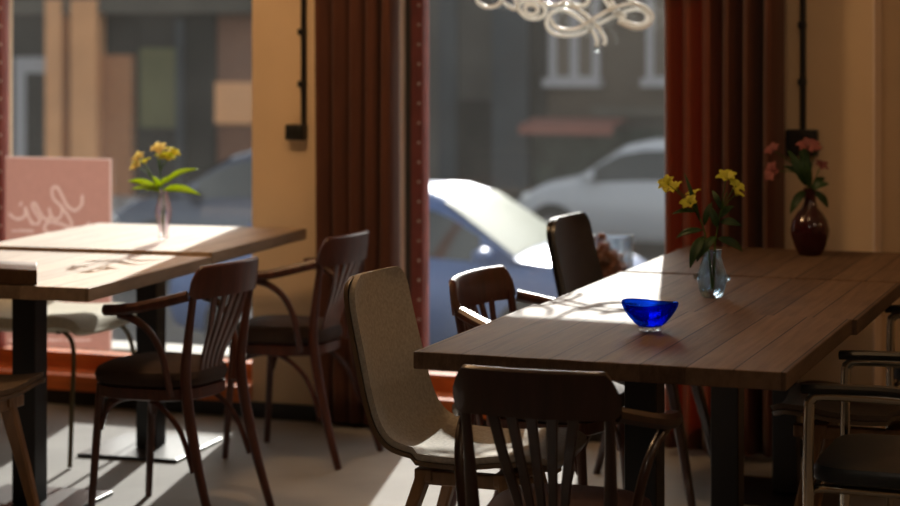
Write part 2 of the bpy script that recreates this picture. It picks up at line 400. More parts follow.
# ---------------------------------------------------------------- tables
def make_table():
    r = empty('cafe_table', (0, 0, 0))
    b = MB(); b.box((-.428, -.42, .71), (.428, .42, .75)); b.build('tabletop', M['table'], r, smooth=False, bevel=.003)
    b = MB(); b.box((-.04, -.04, .012), (.04, .04, .704)); b.build('column', M['steel'], r, smooth=False, bevel=.004)
    b = MB(); b.box((-.19, -.19, 0), (.19, .19, .012)); b.build('base_plate', M['steel'], r, smooth=False, bevel=.003)
    b = MB(); b.box((-.16, -.16, .702), (.16, .16, .7095)); b.build('mounting_plate', M['steel'], r, smooth=False)
    return r
T0 = make_table()
TX = -1.251
def place_table(x, y, rz, dz, lab, group, first=[True]):
    t = T0 if first[0] else copy_tree(T0); first[0] = False
    t.location = (x, y, 0); t.rotation_euler = (0, 0, rz)
    t.scale = (1, 1, (.75 + dz) / .75)
    tag(t, lab, 'table', group); return t
g = 'square wooden cafe tables'
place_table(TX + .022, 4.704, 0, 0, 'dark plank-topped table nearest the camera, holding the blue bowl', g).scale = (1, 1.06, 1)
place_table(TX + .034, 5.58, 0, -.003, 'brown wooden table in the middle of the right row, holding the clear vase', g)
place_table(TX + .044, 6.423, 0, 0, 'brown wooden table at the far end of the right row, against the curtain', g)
ra = math.radians(4.2)
ux, uy = math.cos(ra), math.sin(ra)      # along the near edge; depth direction is (-uy, ux)
def ltab(k, dz, lab):
    cx = -2.962 - .428 * ux - (.455 + k * .912) * uy; cy = 5.04 - .428 * uy + (.455 + k * .912) * ux
    t = place_table(cx, cy, ra, dz, lab, g); t.scale = (1, .908 / .84, t.scale[2])
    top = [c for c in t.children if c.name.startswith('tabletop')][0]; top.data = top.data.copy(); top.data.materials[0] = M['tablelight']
    return t
ltab(0, 0, 'sunlit wooden table at the left, its near corner beside the brown board')
ltab(1, .012, 'sunlit wooden table by the left window, holding the pink glass vase')

# board lying on the near corner of the left table
b = MB()
p = cp(37, 289, 5.80); 
bk = (-.115, .185)
b.rings([[(-.60, -.03, .751), (0, 0.0, .7535), (0, .0, .797), (-.60, -.03, .80)], [(-.60 + bk[0], bk[1], .751), (bk[0], bk[1], .7535), (bk[0], bk[1], .797), (-.60 + bk[0], bk[1], .80)]])
o = b.build('wooden_board', M['board'], smooth=False, bevel=.003); o.location = (p.x, p.y, 0)
tag(o, 'thick brown wooden board on the left table, cut by the photo edge', 'board')

# ---------------------------------------------------------------- bentwood armchair (local: faces +y)
def make_bentwood(mw, mu):
    r = empty('bentwood_armchair', (0, 0, 0))
    def seat_ring(sc, z, n=40):
        out = []
        for i in range(n):
            t = 2 * PI * i / n; c, s_ = math.cos(t), math.sin(t)
            e = 2 / 2.9
            x = math.copysign(abs(c) ** e, c); y = math.copysign(abs(s_) ** e, s_)
            wx = .208 + .022 * y
            out.append((x * wx * sc, .01 + y * .212 * sc, z))
        return out
    b = MB(); b.rings([seat_ring(.9, .408), seat_ring(1.0, .418), seat_ring(1.03, .438), seat_ring(.99, .458), seat_ring(.86, .470), seat_ring(.55, .479), seat_ring(.1, .482)])
    b.build('seat', mu, r)
    b = MB(); b.rings([seat_ring(.95, .372), seat_ring(.99, .376), seat_ring(.99, .408), seat_ring(.9, .411)]); b.build('seat_frame', mw, r)
    # rear posts continue into splayed back legs
    for s_ in (-1, 1):
        b = MB(); b.tube([(s_ * .200, -.325, 0), (s_ * .190, -.255, .20), (s_ * .183, -.205, .42), (s_ * .186, -.215, .56), (s_ * .192, -.245, .72)], lambda t: .0135 + .0065 * math.sin(PI * min(1, t * 1.15)), 10); b.build('leg', mw, r)
        b = MB(); b.tube([(s_ * .165, .165, .41), (s_ * .172, .178, .28), (s_ * .182, .20, .0)], lambda t: .0185 - .006 * t, 10); b.build('leg', mw, r)
    # wide curved top rail with clipped corners
    b = MB(); rings = []
    N = 26
    for i in range(N + 1):
        u = -1 + 2 * i / N
        x = .212 * math.sin(u * 1.25) / math.sin(1.25); y = -.212 - .078 * math.cos(u * 1.30)
        zlo = .688 + .004 * (1 - u * u); zhi = .788 + .004 * (1 - u * u)
        e = max(0, abs(u) - .80) / .20
        zhi -= .042 * e; zlo += .016 * e * e
        T = Vector((math.cos(u * 1.25) * .212, .078 * 1.3 * math.sin(u * 1.3), 0)).normalized(); Nn = Vector((T.y, -T.x, 0))
        th = .0115
        lean = -.012
        rings.append([Vector((x, y, zlo)) + Nn * th, Vector((x, y, zlo)) - Nn * th, Vector((x, y + lean * .5, (zlo + zhi) / 2)) - Nn * th * 1.15,
                      Vector((x, y + lean, zhi - .006)) - Nn * th, Vector((x, y + lean, zhi)) - Nn * th * .4, Vector((x, y + lean, zhi)) + Nn * th * .4, Vector((x, y + lean, zhi - .006)) + Nn * th, Vector((x, y + lean * .5, (zlo + zhi) / 2)) + Nn * th * 1.15])
    b.rings(rings); b.build('top_rail', mw, r)
    for k in range(5):
        u = (k - 2) / 2
        xt, xb = u * .108, u * .058
        yt = -.212 - .078 * math.cos(u * .66)
        b = MB(); b.sweep([(xb, -.185, .43), (xb * 1.08, -.200, .50), (xb + (xt - xb) * .55, -.245, .60), (xt, yt, .70)], lambda t: rect(.021 + .009 * t, .011, .5), up=(0, 1, 0)); b.build('slat', mw, r)
    for s_ in (-1, 1):
        b = MB(); b.sweep([(s_ * .203, -.225, .700), (s_ * .240, -.14, .680), (s_ * .272, -.05, .662), (s_ * .285, .02, .655), (s_ * .279, .070, .652)], lambda t: rect(.036 + .016 * t - (.02 * max(0, t - .93) / .07), .032, .6)); b.build('arm', mw, r)
        b = MB(); b.tube([(s_ * .276, .015, .640), (s_ * .270, -.045, .628), (s_ * .257, -.105, .590), (s_ * .241, -.142, .525), (s_ * .226, -.155, .45), (s_ * .206, -.157, .395)], .0125, 10); b.build('arm_support', mw, r)
        b = MB(); b.tube([(s_ * .168, .166, .27), (s_ * .168, .135, .335), (s_ * .170, .06, .372), (s_ * .172, -.05, .372), (s_ * .180, -.17, .30), (s_ * .188, -.238, .17)], .0095, 8); b.build('stretcher', mw, r)
    b = MB(); b.tube([(-.168, .172, .27), (-.13, .165, .335), (-.05, .16, .37), (.05, .16, .37), (.13, .165, .335), (.168, .172, .27)], .0095, 8); b.build('stretcher', mw, r)
    r.scale = (.85, .86, 1)
    return r
gb = 'bentwood armchairs at the tables'
ch = make_bentwood(M['bent'], M['uph'])
ch.location = (-2.975, 5.53, 0); ch.rotation_euler = (0, 0, PI / 2 - .10)
tag(ch, 'reddish bentwood armchair at the left tables, seat and all four legs in full view', 'chair', gb)
c2 = copy_tree(ch); c2.location = (-2.985, 6.46, 0); c2.rotation_euler = (0, 0, PI / 2 - .05)
tag(c2, 'shaded bentwood armchair standing in front of the curtain between the windows', 'chair', gb)
c3 = copy_tree(ch); c3.scale = (1.06, .86, 1); c3.location = (-1.70, 5.47, 0); c3.rotation_euler = (0, 0, -PI / 2 - .05)
tag(c3, 'bentwood armchair behind the right table, between the tan and black shell chairs', 'chair', gb)
c4 = make_bentwood(M['bentdark'], M['uphred'])
c4.scale = (.81, .85, 1); c4.location = (-1.255, 4.12, 0); c4.rotation_euler = (0, 0, .02)
tag(c4, 'near black-brown bentwood armchair seen from behind at the front of the right table', 'chair', gb)

# ---------------------------------------------------------------- shell chairs (local: faces +y)
def make_shell(mpad, mshell, mleg, name='shell_chair'):
    r = empty(name, (0, 0, 0))
    prof = [(-.300, .880), (-.287, .80), (-.262, .69), (-.236, .585), (-.208, .515), (-.165, .468), (-.105, .446), (-.02, .438), (.07, .440), (.15, .450), (.205, .452), (.232, .440)]
    P = catmull([Vector((0, y, z)) for y, z in prof], 5)
    L = [0]
    for a, c in zip(P, P[1:]): L.append(L[-1] + (c - a).length)
    tot = L[-1]
    def grid(off, inset, back):
        rows = []
        for i, p in enumerate(P):
            T = (P[min(i + 1, len(P) - 1)] - P[max(0, i - 1)]).normalized(); Nn = Vector((0, -T.z, T.y))   # towards the sitter
            if Nn.y < 0 and Nn.z < 0: Nn = -Nn
            t = L[i]
            w = .198 + .022 * min(1, t / (tot * .5)) - .014 * max(0, (t - .72 * tot) / (.28 * tot)) - inset
            rr = .055
            for d in (t, tot - t):
                d = max(0, d - inset)
                if d < rr: w -= rr - math.sqrt(max(0, rr * rr - (rr - d) ** 2))
            q = []
            for k in range(13):
                u = -1 + 2 * k / 12
                curl = .030 * abs(u) ** 2.2 * (1 if t < tot * .62 else .55)
                q.append(p + Vector((u * w, 0, 0)) + Nn * (off + curl))
            rows.append(q)
        return rows
    def slab(o0, o1, inset, name, m):
        A = grid(o0, inset, 0); B = grid(o1, inset, 0); b = MB()
        rings = [row + B[i][::-1] for i, row in enumerate(A)]
        b.rings(rings); return b.build(name, m, r, smooth=True)
    slab(0, .011, 0, 'shell', mshell); slab(.0115, .027, .005, 'cushion', mpad)
    for y in (-.10, .10):
        b = MB(); b.box((-.15, y, .405), (.15, y + .045, .436)); b.build('cross_rail', mleg, r, bevel=.004)
    for sx in (-1, 1):
        b = MB(); b.box((sx * .128 - .016, -.09, .398), (sx * .128 + .016, .19, .432)); b.build('side_rail', mleg, r, bevel=.004)
        for ya, yb in ((.12, .215), (-.078, -.215)):
            b = MB(); b.sweep([(sx * .125, ya, .428), (sx * .158, (ya + yb) / 2, .22), (sx * .19, yb, 0)], lambda t: rect(.050 - .024 * t, .030 - .006 * t, .4), up=(0, 1, 0), smooth=False); b.build('leg', mleg, r)
    return r
gs = 'shell chairs with splayed wooden legs'
sh = make_shell(M['tan'], M['tanshell'], M['oak'])
sh.scale = (.90, 1, 1); sh.location = (-1.635, 4.60, 0); sh.rotation_euler = (0, 0, -PI / 2 + .0)
tag(sh, 'tan upholstered shell chair left of the near table, its seat in sunlight', 'chair', gs)
s2 = make_shell(M['blacklea'], M['blackshell'], M['bentdark'])
s2.location = (-1.66, 6.33, 0); s2.rotation_euler = (0, 0, -PI / 2 - .02)
tag(s2, 'black leather shell chair beside the far table, its tall back before the middle window', 'chair', gs)
s3 = make_shell(M['brownfab'], M['tanshell'], M['oak'])
s3.location = (-3.325, 4.86, 0); s3.rotation_euler = (0, 0, .0)
tag(s3, 'brown shell chair with an oak leg at the bottom left photo corner', 'chair', gs)
s4 = copy_tree(s3); s4.location = (-.80, 5.50, 0); s4.rotation_euler = (0, 0, PI / 2)
tag(s4, 'brown shell chair half hidden behind the chrome armchairs at the right', 'chair', gs)

# ---------------------------------------------------------------- chrome armchair (local: faces +y)
def make_chrome():
    r = empty('chrome_armchair', (0, 0, 0))
    for s_ in (-1, 1):
        x = s_ * .262
        b = MB(); b.tube([(x, .225, 0.004), (x, .222, .30), (x, .220, .60), (x, .212, .645), (x, .18, .655), (x, .04, .655), (x, .0, .650), (x, -.035, .625), (x, -.20, .44), (x, -.235, .36), (x, -.27, .004)], .0125, 12, n=5); b.build('side_frame', M['chrome'], r)
        b = MB(); b.sweep([(x, .235, .668), (x, .15, .671), (x, .02, .671), (x, -.03, .655)], lambda t: rect(.040, .020, .7)); b.build('armrest', M['blkplastic'], r)
        b = MB(); b.tube([(x, -.18, .455), (x * .97, -.235, .62), (x * .93, -.285, .84)], .011, 10); b.build('back_post', M['chrome'], r)
        b = MB(); b.tube([(x, .222, .435), (x * .8, .19, .432), (x * .75, .0, .428), (x * .8, -.17, .430), (x, -.19, .44)], .010, 10); b.build('seat_rail', M['chrome'], r)
    b = MB(); b.tube([(-.262, .222, .425), (0, .222, .425), (.262, .222, .425)], .010, 10); b.build('cross_bar', M['chrome'], r)
    # padded seat
    rows = []
    for sc, z in ((.93, .443), (1, .450), (1, .470), (.965, .482), (.8, .488), (.1, .487)):
        ring = []
        for i in range(40):
            t = 2 * PI * i / 40; c, s_ = math.cos(t), math.sin(t); e = 2 / 6
            ring.append((math.copysign(abs(c) ** e, c) * .232 * sc, .01 + math.copysign(abs(s_) ** e, s_) * .222 * sc, z))
        rows.append(ring)
    b = MB(); b.rings(rows); b.build('seat', M['blkvinyl'], r)
    rows = []
    for j in range(9):
        v = j / 8; z = .60 + .24 * v; y = -.225 - .075 * v
        rows.append([(u * .235, y - .035 * (1 - u * u) + d, z) for u, d in [(-1, 0), (-.6, 0), (-.2, 0), (.2, 0), (.6, 0), (1, 0), (1, .026), (.6, .026), (.2, .026), (-.2, .026), (-.6, .026), (-1, .026)]])
    b = MB(); b.rings(rows); b.build('backrest', M['blkvinyl'], r, bevel=.005)
    return r
cr = make_chrome(); cr.location = (-.585, 4.815, 0); cr.rotation_euler = (0, 0, PI / 2)
tag(cr, 'chrome tube armchair with black seat nearest the right edge of the photo', 'chair', 'chrome armchairs right of the tables')
cr2 = copy_tree(cr); cr2.location = (-.60, 6.27, 0); cr2.rotation_euler = (0, 0, PI / 2)
tag(cr2, 'chrome armchair farther back at the right edge, only its front post and armrest tip showing', 'chair', 'chrome armchairs right of the tables')

# ---------------------------------------------------------------- pale low-back chair by the left window
def make_low():
    r = empty('low_back_chair', (0, 0, 0))
    prof = [(-.265, .70), (-.255, .64), (-.235, .56), (-.20, .495), (-.14, .462), (-.05, .455), (.06, .458), (.15, .465), (.20, .458), (.222, .43)]
    P = catmull([Vector((0, y, z)) for y, z in prof], 5); rows = []
    for i, p in enumerate(P):
        T = (P[min(i + 1, len(P) - 1)] - P[max(0, i - 1)]).normalized(); Nn = Vector((0, -T.z, T.y))
        w = .235 - .03 * (i / len(P)) ; t = i / (len(P) - 1); e = min(t, 1 - t) / .07
        if e < 1: w -= .05 * (1 - math.sqrt(max(0, 1 - (1 - e) ** 2)))
        us = [-1 + 2 * k / 10 for k in range(11)]
        rows.append([p + Vector((u * w, 0, 0)) + Nn * (.022 * abs(u) ** 2.5 - .036 * (1 - .4 * abs(u) ** 4) * min(1, e + .2)) for u in us] + [p + Vector((u * w, 0, 0)) + Nn * (.022 * abs(u) ** 2.5 + .030 * (1 - .5 * abs(u) ** 4)) for u in us[::-1]])
    b = MB(); b.rings(rows); b.build('seat_shell', M['cream'], r)
    for sx in (-1, 1):
        b = MB(); b.tube([(sx * .15, .13, .45), (sx * .19, .205, .40), (sx * .24, .23, .20), (sx * .295, .255, .004)], .0085, 8); b.build('leg', M['olive'], r)
        b = MB(); b.tube([(sx * .15, -.10, .45), (sx * .19, -.17, .40), (sx * .23, -.22, .20), (sx * .27, -.26, .004)], .0085, 8); b.build('leg', M['olive'], r)
    for y in (.13, -.10):
        b = MB(); b.tube([(-.17, y, .443), (.17, y, .443)], .008, 8, smooth=False); b.build('cross_bar', M['olive'], r)
    return r
lo = make_low(); lo.scale = (1, 1, 1.0); lo.location = (-3.84, 6.27, 0); lo.rotation_euler = (0, 0, -PI / 2)
tag(lo, 'pale cream chair with thin metal legs under the table by the left window', 'chair')

# ---------------------------------------------------------------- poster and neon lettering
pl = wp(5.5, 158, 7.205); pr = wp(112.5, 158, 7.205)
zt, zb = pr.z, .20
x0, x1 = pl.x, pr.x
yp = 7.205
r = empty('poster', (0, 0, 0), 0, 'pink poster with white mirrored handwriting, standing in the left window', 'poster')
def pp(u, v, s, ox, oy):
    q = wp(ox + u / s, oy + v / s, yp); return (q.x, q.z)
strokes = [
 [(320, 218), (318, 250), (292, 274), (262, 256), (240, 214), (222, 184), (203, 190), (207, 226), (236, 256), (264, 294), (278, 328), (252, 354), (208, 366), (172, 348), (188, 320), (232, 325), (280, 343), (322, 340), (348, 324)],
 [(240, 262), (238, 292), (220, 308), (200, 296), (192, 268), (196, 296), (182, 310), (165, 298)],
 [(165, 298), (150, 272), (136, 246), (124, 254), (136, 280), (154, 306), (148, 326), (122, 324)],
 [(122, 318), (112, 300), (98, 264), (98, 292), (80, 306), (56, 304), (38, 288)],
 [(82, 246), (78, 252)]]
ink = []          # (polyline in the poster's plane, half width, part index)
for k, st in enumerate(strokes):
    P = catmull([Vector((*pp(u, v, 3.89, 0, 140), 0)) for u, v in st], 5); ink.append((P, .0062, 1 + k))
for row, w, segs in ((pp(0, 353, 3.89, 0, 140)[1], .0045, [(48, 66), (70, 84), (88, 106), (110, 128)]),):
    for a, c in segs: ink.append(([Vector((*pp(a, 353, 3.89, 0, 140), 0)), Vector((*pp(c, 353, 3.89, 0, 140), 0))], w, 6))
for a, c in ((10, 20), (23, 34), (38, 44), (48, 62), (66, 90)): ink.append(([Vector((*pp(a, 340, 1, 0, 0), 0)), Vector((*pp(c, 340, 1, 0, 0), 0))], .0045, 7))
def seg_d(p, a, c):
    d = c - a; t = max(0, min(1, (p - a).dot(d) / max(1e-9, d.length_squared))); return (p - a - d * t).length
st_ = .0033; nx = int((x1 - x0) / st_); nz = int((zt - zb) / st_)
cells = {}
for P, w, pi in ink:
    for a, c in zip(P, P[1:]):
        i0 = int((min(a.x, c.x) - w - x0) / st_) - 1; i1 = int((max(a.x, c.x) + w - x0) / st_) + 1
        j0 = int((min(a.y, c.y) - w - zb) / st_) - 1; j1 = int((max(a.y, c.y) + w - zb) / st_) + 1
        for i in range(max(0, i0), min(nx - 1, i1) + 1):
            for j in range(max(0, j0), min(nz - 1, j1) + 1):
                if seg_d(Vector((x0 + (i + .5) * st_, zb + (j + .5) * st_, 0)), a, c) < w: cells.setdefault((i, j), pi)
for i in range(nx):
    for j in range(nz):
        if i >= nx - 3 or j >= nz - 2: cells[(i, j)] = 8
MBs = [MB() for _ in range(9)]; vmap = [{} for _ in range(9)]
def gv(k, i, j):
    d = vmap[k]
    if (i, j) not in d: d[(i, j)] = MBs[k].bm.verts.new((x0 + i * st_, yp, zb + j * st_))
    return d[(i, j)]
for i in range(nx):
    for j in range(nz):
        k = cells.get((i, j), 0)
        MBs[k].face([gv(k, i, j), gv(k, i + 1, j), gv(k, i + 1, j + 1), gv(k, i, j + 1)])
for k, nm in enumerate(('sheet', 'lettering', 'lettering', 'lettering', 'lettering', 'lettering', 'small_print', 'small_print', 'border')):
    MBs[k].build(nm, M['poster'] if k == 0 else M['posterwhite'], r, smooth=False)

r = empty('neon_sign', (0, 0, 0), 0, 'unlit pale neon lettering hanging at the top of the middle window', 'sign')
NY = 7.15
tubes = [
 [(596.7, 47), (597, 40), (593, 32), (584.5, 23), (572, 13.5), (562, 10), (552, 13), (546.5, 22), (550, 31), (560, 35), (576, 35), (590.5, 28.5), (609, 18.5), (623.5, 12), (636, 9), (644, 11.5), (647.5, 17), (645, 23), (637, 25), (623.5, 20.5), (614, 12), (605, 0), (597, -16), (594, -34), (602, -48), (614, -50)],
 [(604.5, 45), (606, 40), (600.5, 29.5), (590, 18), (576, 8), (560, 4)],
 [(553, 19), (556, 26), (564, 29.5), (577, 29.5), (588, 24), (606, 13), (620, 7), (634, 4), (646, 7), (653.5, 15), (651.5, 23), (643, 28.5), (632, 27.5), (620, 22)],
 [(611, 0), (617, 10), (626, 17)],
 [(626, -4), (638, 4.5), (646, 10), (650, 14)],
 [(478, -8), (480, 2), (488, 7), (497, 6.5), (504, 1), (508, -8), (512, -20), (520, -26)],
 [(500, 0), (507, 5), (515, 9), (519, 4), (528, 1.5), (539, 3), (545, 8.5), (544, 15), (536, 19), (526, 17), (519, 10), (516, 2), (514, -8)],
 [(525, 10), (528, 5.5), (535, 5.5), (539, 10), (536, 14.5), (529, 14.5), (525.5, 10)],
 [(536, -6), (543, 2), (552, 5.5), (561, 5), (567, 0), (571, -10)],
 [(566, -6), (570, 2), (577, 6), (585, 5), (589, -1), (590, -12)],
 [(505, -12), (515, -2), (530, -2), (545, -4), (556, -12)]]
for k, t in enumerate(tubes):
    b = MB(); b.tube([(lambda q: (q.x, NY - .012 * (k % 3), q.z))(wp(u, v, NY)) for u, v in t], .0080, 10, n=5); b.build('tube', M['neon'], r)
for px in (500, 560, 610):
    q = wp(px, -10, NY); b = MB(); b.tube([(q.x, NY, q.z), (q.x, NY, TOPW - .07)], .0015, 6, smooth=False); b.build('hanging_wire', M['steel'], r)
q0 = wp(597, 49, NY)
b = MB(); b.lathe([(.001, -.013), (.010, -.010), (.0125, 0), (.0115, .012), (.001, .013)], (q0.x, NY - .0, q0.z), 12); b.build('end_cap', M['clearglass'], r)

# ---------------------------------------------------------------- bowl, vases, jar
def bowl(loc, lab):
    b = MB(); rings = []
    prof = [(.003, .010), (.020, .010), (.028, .012), (.038, .019), (.051, .033), (.061, .047), (.0665, .058), (.0685, .0655), (.067, .0695), (.0635, .068), (.059, .056), (.048, .039), (.034, .027), (.018, .021), (.002, .020)]
    for k, (rr, z) in enumerate(prof):
        ring = []
        for i in range(48):
            t = 2 * PI * i / 48
            rim = max(0, (z - .03) / .038)
            ring.append((rr * math.cos(t) * (1 + .03 * rim * math.cos(2 * t)), rr * math.sin(t) * (1 - .03 * rim), z + .0035 * rim * math.cos(2 * t + .5)))
        rings.append(ring)
    b.rings(rings); o = b.build('glass_bowl', M['blueglass']); o.location = loc
    tag(o, lab, 'bowl'); 
    return o
bp_ = cp(650, 331, 4.90)
r = empty('glass_bowl', (bp_.x, bp_.y, .7505), 0, 'small deep blue glass bowl on the near wooden table', 'bowl')
b_ = bowl((0, 0, 0), 'x'); b_.parent = r; b_.name = 'cup'
for k in ('label', 'category'): del b_[k]
for k in range(7):
    t = 2 * PI * k / 7; b = MB(); b.lathe([(.0005, 0), (.006, .0005), (.0085, .006), (.007, .012), (.0005, .0135)], (.021 * math.cos(t), .021 * math.sin(t), 0), 10); b.build('foot', M['clearglass'], r)

def vase(name, prof, loc, m, lab, wl=None, sx=1):
    r = empty(name, loc, 0, lab, 'vase')
    b = MB(); b.lathe(prof, (0, 0, 0), 32); o = b.build('body', m, r)
    return r
def hollow(outer, t, floor_):
    inner = [(max(.002, rr - t), z) for rr, z in outer if z > floor_]
    return [(.001, 0)] + outer + [(outer[-1][0] - t * .5, outer[-1][1] + .0015)] + inner[::-1] + [(.001, floor_)]
# petals, leaves
def blossom(c, d, size, n, m, parent, openness=.75):
    d = Vector(d).normalized(); q = d.to_track_quat('Z', 'Y').to_matrix()
    b = MB()
    for k in range(n):
        a = 2 * PI * k / n + random.uniform(-.15, .15); rows = []
        sz = size * random.uniform(.85, 1.1); op = openness * random.uniform(.85, 1.15)
        for j in range(6):
            v = j / 5; rad = sz * (.12 + .88 * v) * math.sin(op * (.35 + .75 * v)); hz = sz * v * math.cos(op * (.3 + .9 * v))
            w = sz * .36 * math.sin(PI * (.12 + .83 * v)) 
            row = []
            for u in (-1, -.5, 0, .5, 1):
                p = Vector((rad, u * w, hz + .12 * sz * u * u)); 
                row.append(Vector(c) + q @ (Matrix.Rotation(a, 3, 'Z') @ p))
            rows.append(row)
        b.rings(rows, closed=False, cap=False)
    o = b.build('blossom', m, parent, weld=False); md = o.modifiers.new('t', 'SOLIDIFY'); md.thickness = .0008
    return o
def leaf(a, c, width, m, parent, droop=.0, up=(0, 0, 1)):
    a, c = Vector(a), Vector(c); L = (c - a).length; T = (c - a).normalized(); side = T.cross(Vector(up)).normalized(); U = side.cross(T)
    b = MB(); rows = []
    for j in range(9):
        v = j / 8; w = width * .5 * (math.sin(PI * v ** .8) ** .8 + .02)
        p = a + (c - a) * v + U * (L * .16 * math.sin(PI * v)) 
        rows.append([p + side * (u * w) + U * (w * .35 * u * u) for u in (-1, -.5, 0, .5, 1)])
    b.rings(rows, closed=False, cap=False); o = b.build('leaf', m, parent); md = o.modifiers.new('t', 'SOLIDIFY'); md.thickness = .0008
    return o
def sprig(Z, base, pts, blooms, leaves, lab, group, cat='flower', ms=None, ml=None, zoff=0):
    """pts: stem path, blooms (px,py,size_m,mat,dz), leaves (px0,py0,px1,py1,width,dz)"""
    B = Vector(base); r = empty('flower_sprig', base, 0, lab, cat, group)
    def loc(px, py, dz=0): return cp(px, py, Z + dz) - B
    b = MB(); b.tube([loc(*p) for p in pts], lambda t: .0026 - .001 * t, 7)
    for px, py, sz, m, dz in blooms:
        e = loc(px, py, dz); top = loc(*pts[-1]); s0 = loc(*pts[-2]) if len(pts) > 2 else top
        b.tube([s0, (s0 + e) / 2 + Vector((0, 0, .006)), e], .0014, 6)
    b.build('stem', ms or M['stem'], r)
    for px, py, sz, m, dz in blooms:
        e = loc(px, py, dz); t0 = loc(*pts[-2])
        dd = (e - t0).normalized() + Vector((-SA * -.3, -CA * .6, .25))
        for bb in (blossom(e - dd.normalized() * sz * .3, dd, sz * 1.18, 6, m, r, .95),): pass
    for px0, py0, px1, py1, w, dz in leaves:
        leaf(loc(px0, py0), loc(px1, py1, dz), w, ml or M['leaf'], r, up=(.25 * SA, -.8, .6))
    return r
gy = 'flower sprigs in the table vases'
# pink glass bud vase on the left table
v1 = cp(163.5, 241, 7.02); v1.z = .7705
v1r = vase('bud_vase', hollow([(.016, .0), (.019, .006), (.015, .022), (.022, .05), (.031, .085), (.030, .105), (.022, .135), (.0165, .155), (.018, .168)], .0045, .02), v1, M['pinkglass'], 'small pink glass bud vase with yellow flowers on the left table')
Z1 = 7.02; b1 = v1 + Vector((0, 0, .022))
sprig(Z1, b1, [(163.5, 236), (164, 215), (163, 192), (160, 172), (157, 158)], [(158.5, 150, .034, M['pale'], -.01), (168, 158, .032, M['yellow'], .01), (173, 153, .028, M['yellow'], .02), (162, 157, .026, M['yellow'], .0)],
      [(163, 190, 201, 195, .030, -.03), (163, 184, 199, 169, .024, .02), (163, 186, 146, 191, .016, -.02)], 'taller yellow sprig with long bright leaves in the pink vase', gy)
sprig(Z1, b1, [(163.5, 234), (162, 214), (159, 192), (152, 178), (146, 168)], [(138, 158, .028, M['pale'], -.01), (136, 166, .026, M['pale'], -.02), (145, 162, .024, M['yellow'], .02)],
      [(160, 190, 128, 181, .026, .02), (161, 192, 131, 189, .018, -.03), (160, 186, 152, 176, .02, -.02), (162, 188, 170, 176, .02, -.03)], 'shorter yellow sprig leaning left in the pink vase', gy)
# pale blue glass vase on the middle right table
v2 = cp(712, 297, 5.57); v2.z = .7475
v2r = vase('glass_vase', hollow([(.022, 0), (.029, .004), (.036, .022), (.041, .045), (.040, .066), (.033, .090), (.026, .110), (.025, .122), (.029, .131)], .006, .018), v2, M['palevase'], 'clear pale blue glass vase with yellow flowers on the right table')
for s_ in (-1, 1): b = MB().lathe([(.0005, -.010), (.008, -.006), (.0105, 0), (.008, .006), (.0005, .010)], (s_ * .0425, -.002, .056), 12); b.build('lug', M['palevase'], v2r)
Z2 = 5.57; b2 = v2 + Vector((0, 0, .02))
sprig(Z2, b2, [(712, 288), (710, 262), (706, 238), (699, 216), (690, 200)], [(668, 184, .030, M['yellow'], -.02), (676, 188, .026, M['yellow'], .02), (690, 203, .026, M['yellow'], -.03), (693, 194, .022, M['yellow'], .03)],
      [(704, 236, 690, 268, .030, -.04), (703, 230, 676, 238, .020, .03), (706, 240, 697, 262, .022, .02), (700, 222, 684, 172, .012, .03), (704, 226, 712, 202, .018, .03), (696, 212, 672, 214, .016, -.02)], 'yellow sprig leaning left in the clear blue vase', gy, ml=M['leafdk'])
sprig(Z2, b2, [(713, 288), (714, 262), (716, 238), (721, 212), (727, 192)], [(726, 178, .030, M['yellow'], -.01), (736, 186, .026, M['yellow'], -.03), (737, 194, .022, M['yellow'], .02)],
      [(717, 238, 743, 252, .026, .02), (718, 228, 708, 204, .022, .02), (720, 222, 742, 226, .024, -.02), (716, 236, 700, 258, .024, -.03), (719, 218, 734, 206, .022, .02), (722, 210, 712, 190, .016, .03)], 'yellow sprig leaning right in the clear blue vase', gy, ml=M['leafdk'])
# dark red vase with pink flowers at the far end
v3 = cp(810, 254, 6.66); v3.z = .7505
vase('round_vase', hollow([(.034, 0), (.040, .006), (.052, .030), (.063, .066), (.065, .085), (.058, .115), (.042, .140), (.026, .158), (.0195, .178), (.018, .205), (.022, .222)], .005, .015), v3, M['redglass'], 'round dark red vase with pink flowers at the far end of the right table')
Z3 = 6.66; b3 = v3 + Vector((0, 0, .10))
sprig(Z3, b3, [(809, 220), (808, 190), (803, 174), (795, 164)], [(773, 150, .030, M['pink'], 0), (773, 172, .034, M['pink'], -.02)], [(806, 186, 788, 150, .034, .02), (806, 190, 790, 214, .030, -.02), (802, 176, 783, 166, .020, .02)], 'pink sprig leaning left in the dark red vase', gy, ml=M['leafdk'])
sprig(Z3, b3, [(810, 220), (810, 190), (811, 172), (813, 158)], [(808, 146, .036, M['pink'], -.02), (815, 150, .026, M['pink'], .02)], [(810, 188, 800, 148, .032, .02), (810, 190, 829, 184, .032, -.03), (811, 180, 802, 140, .020, .03)], 'upright pink sprig in the dark red vase', gy, ml=M['leafdk'])
sprig(Z3, b3, [(811, 220), (812, 192), (816, 178), (819, 170)], [(821, 166, .028, M['pink'], 0)], [(812, 190, 828, 208, .026, .02), (813, 186, 825, 178, .024, .02)], 'short pink sprig leaning right in the dark red vase', gy, ml=M['leafdk'])

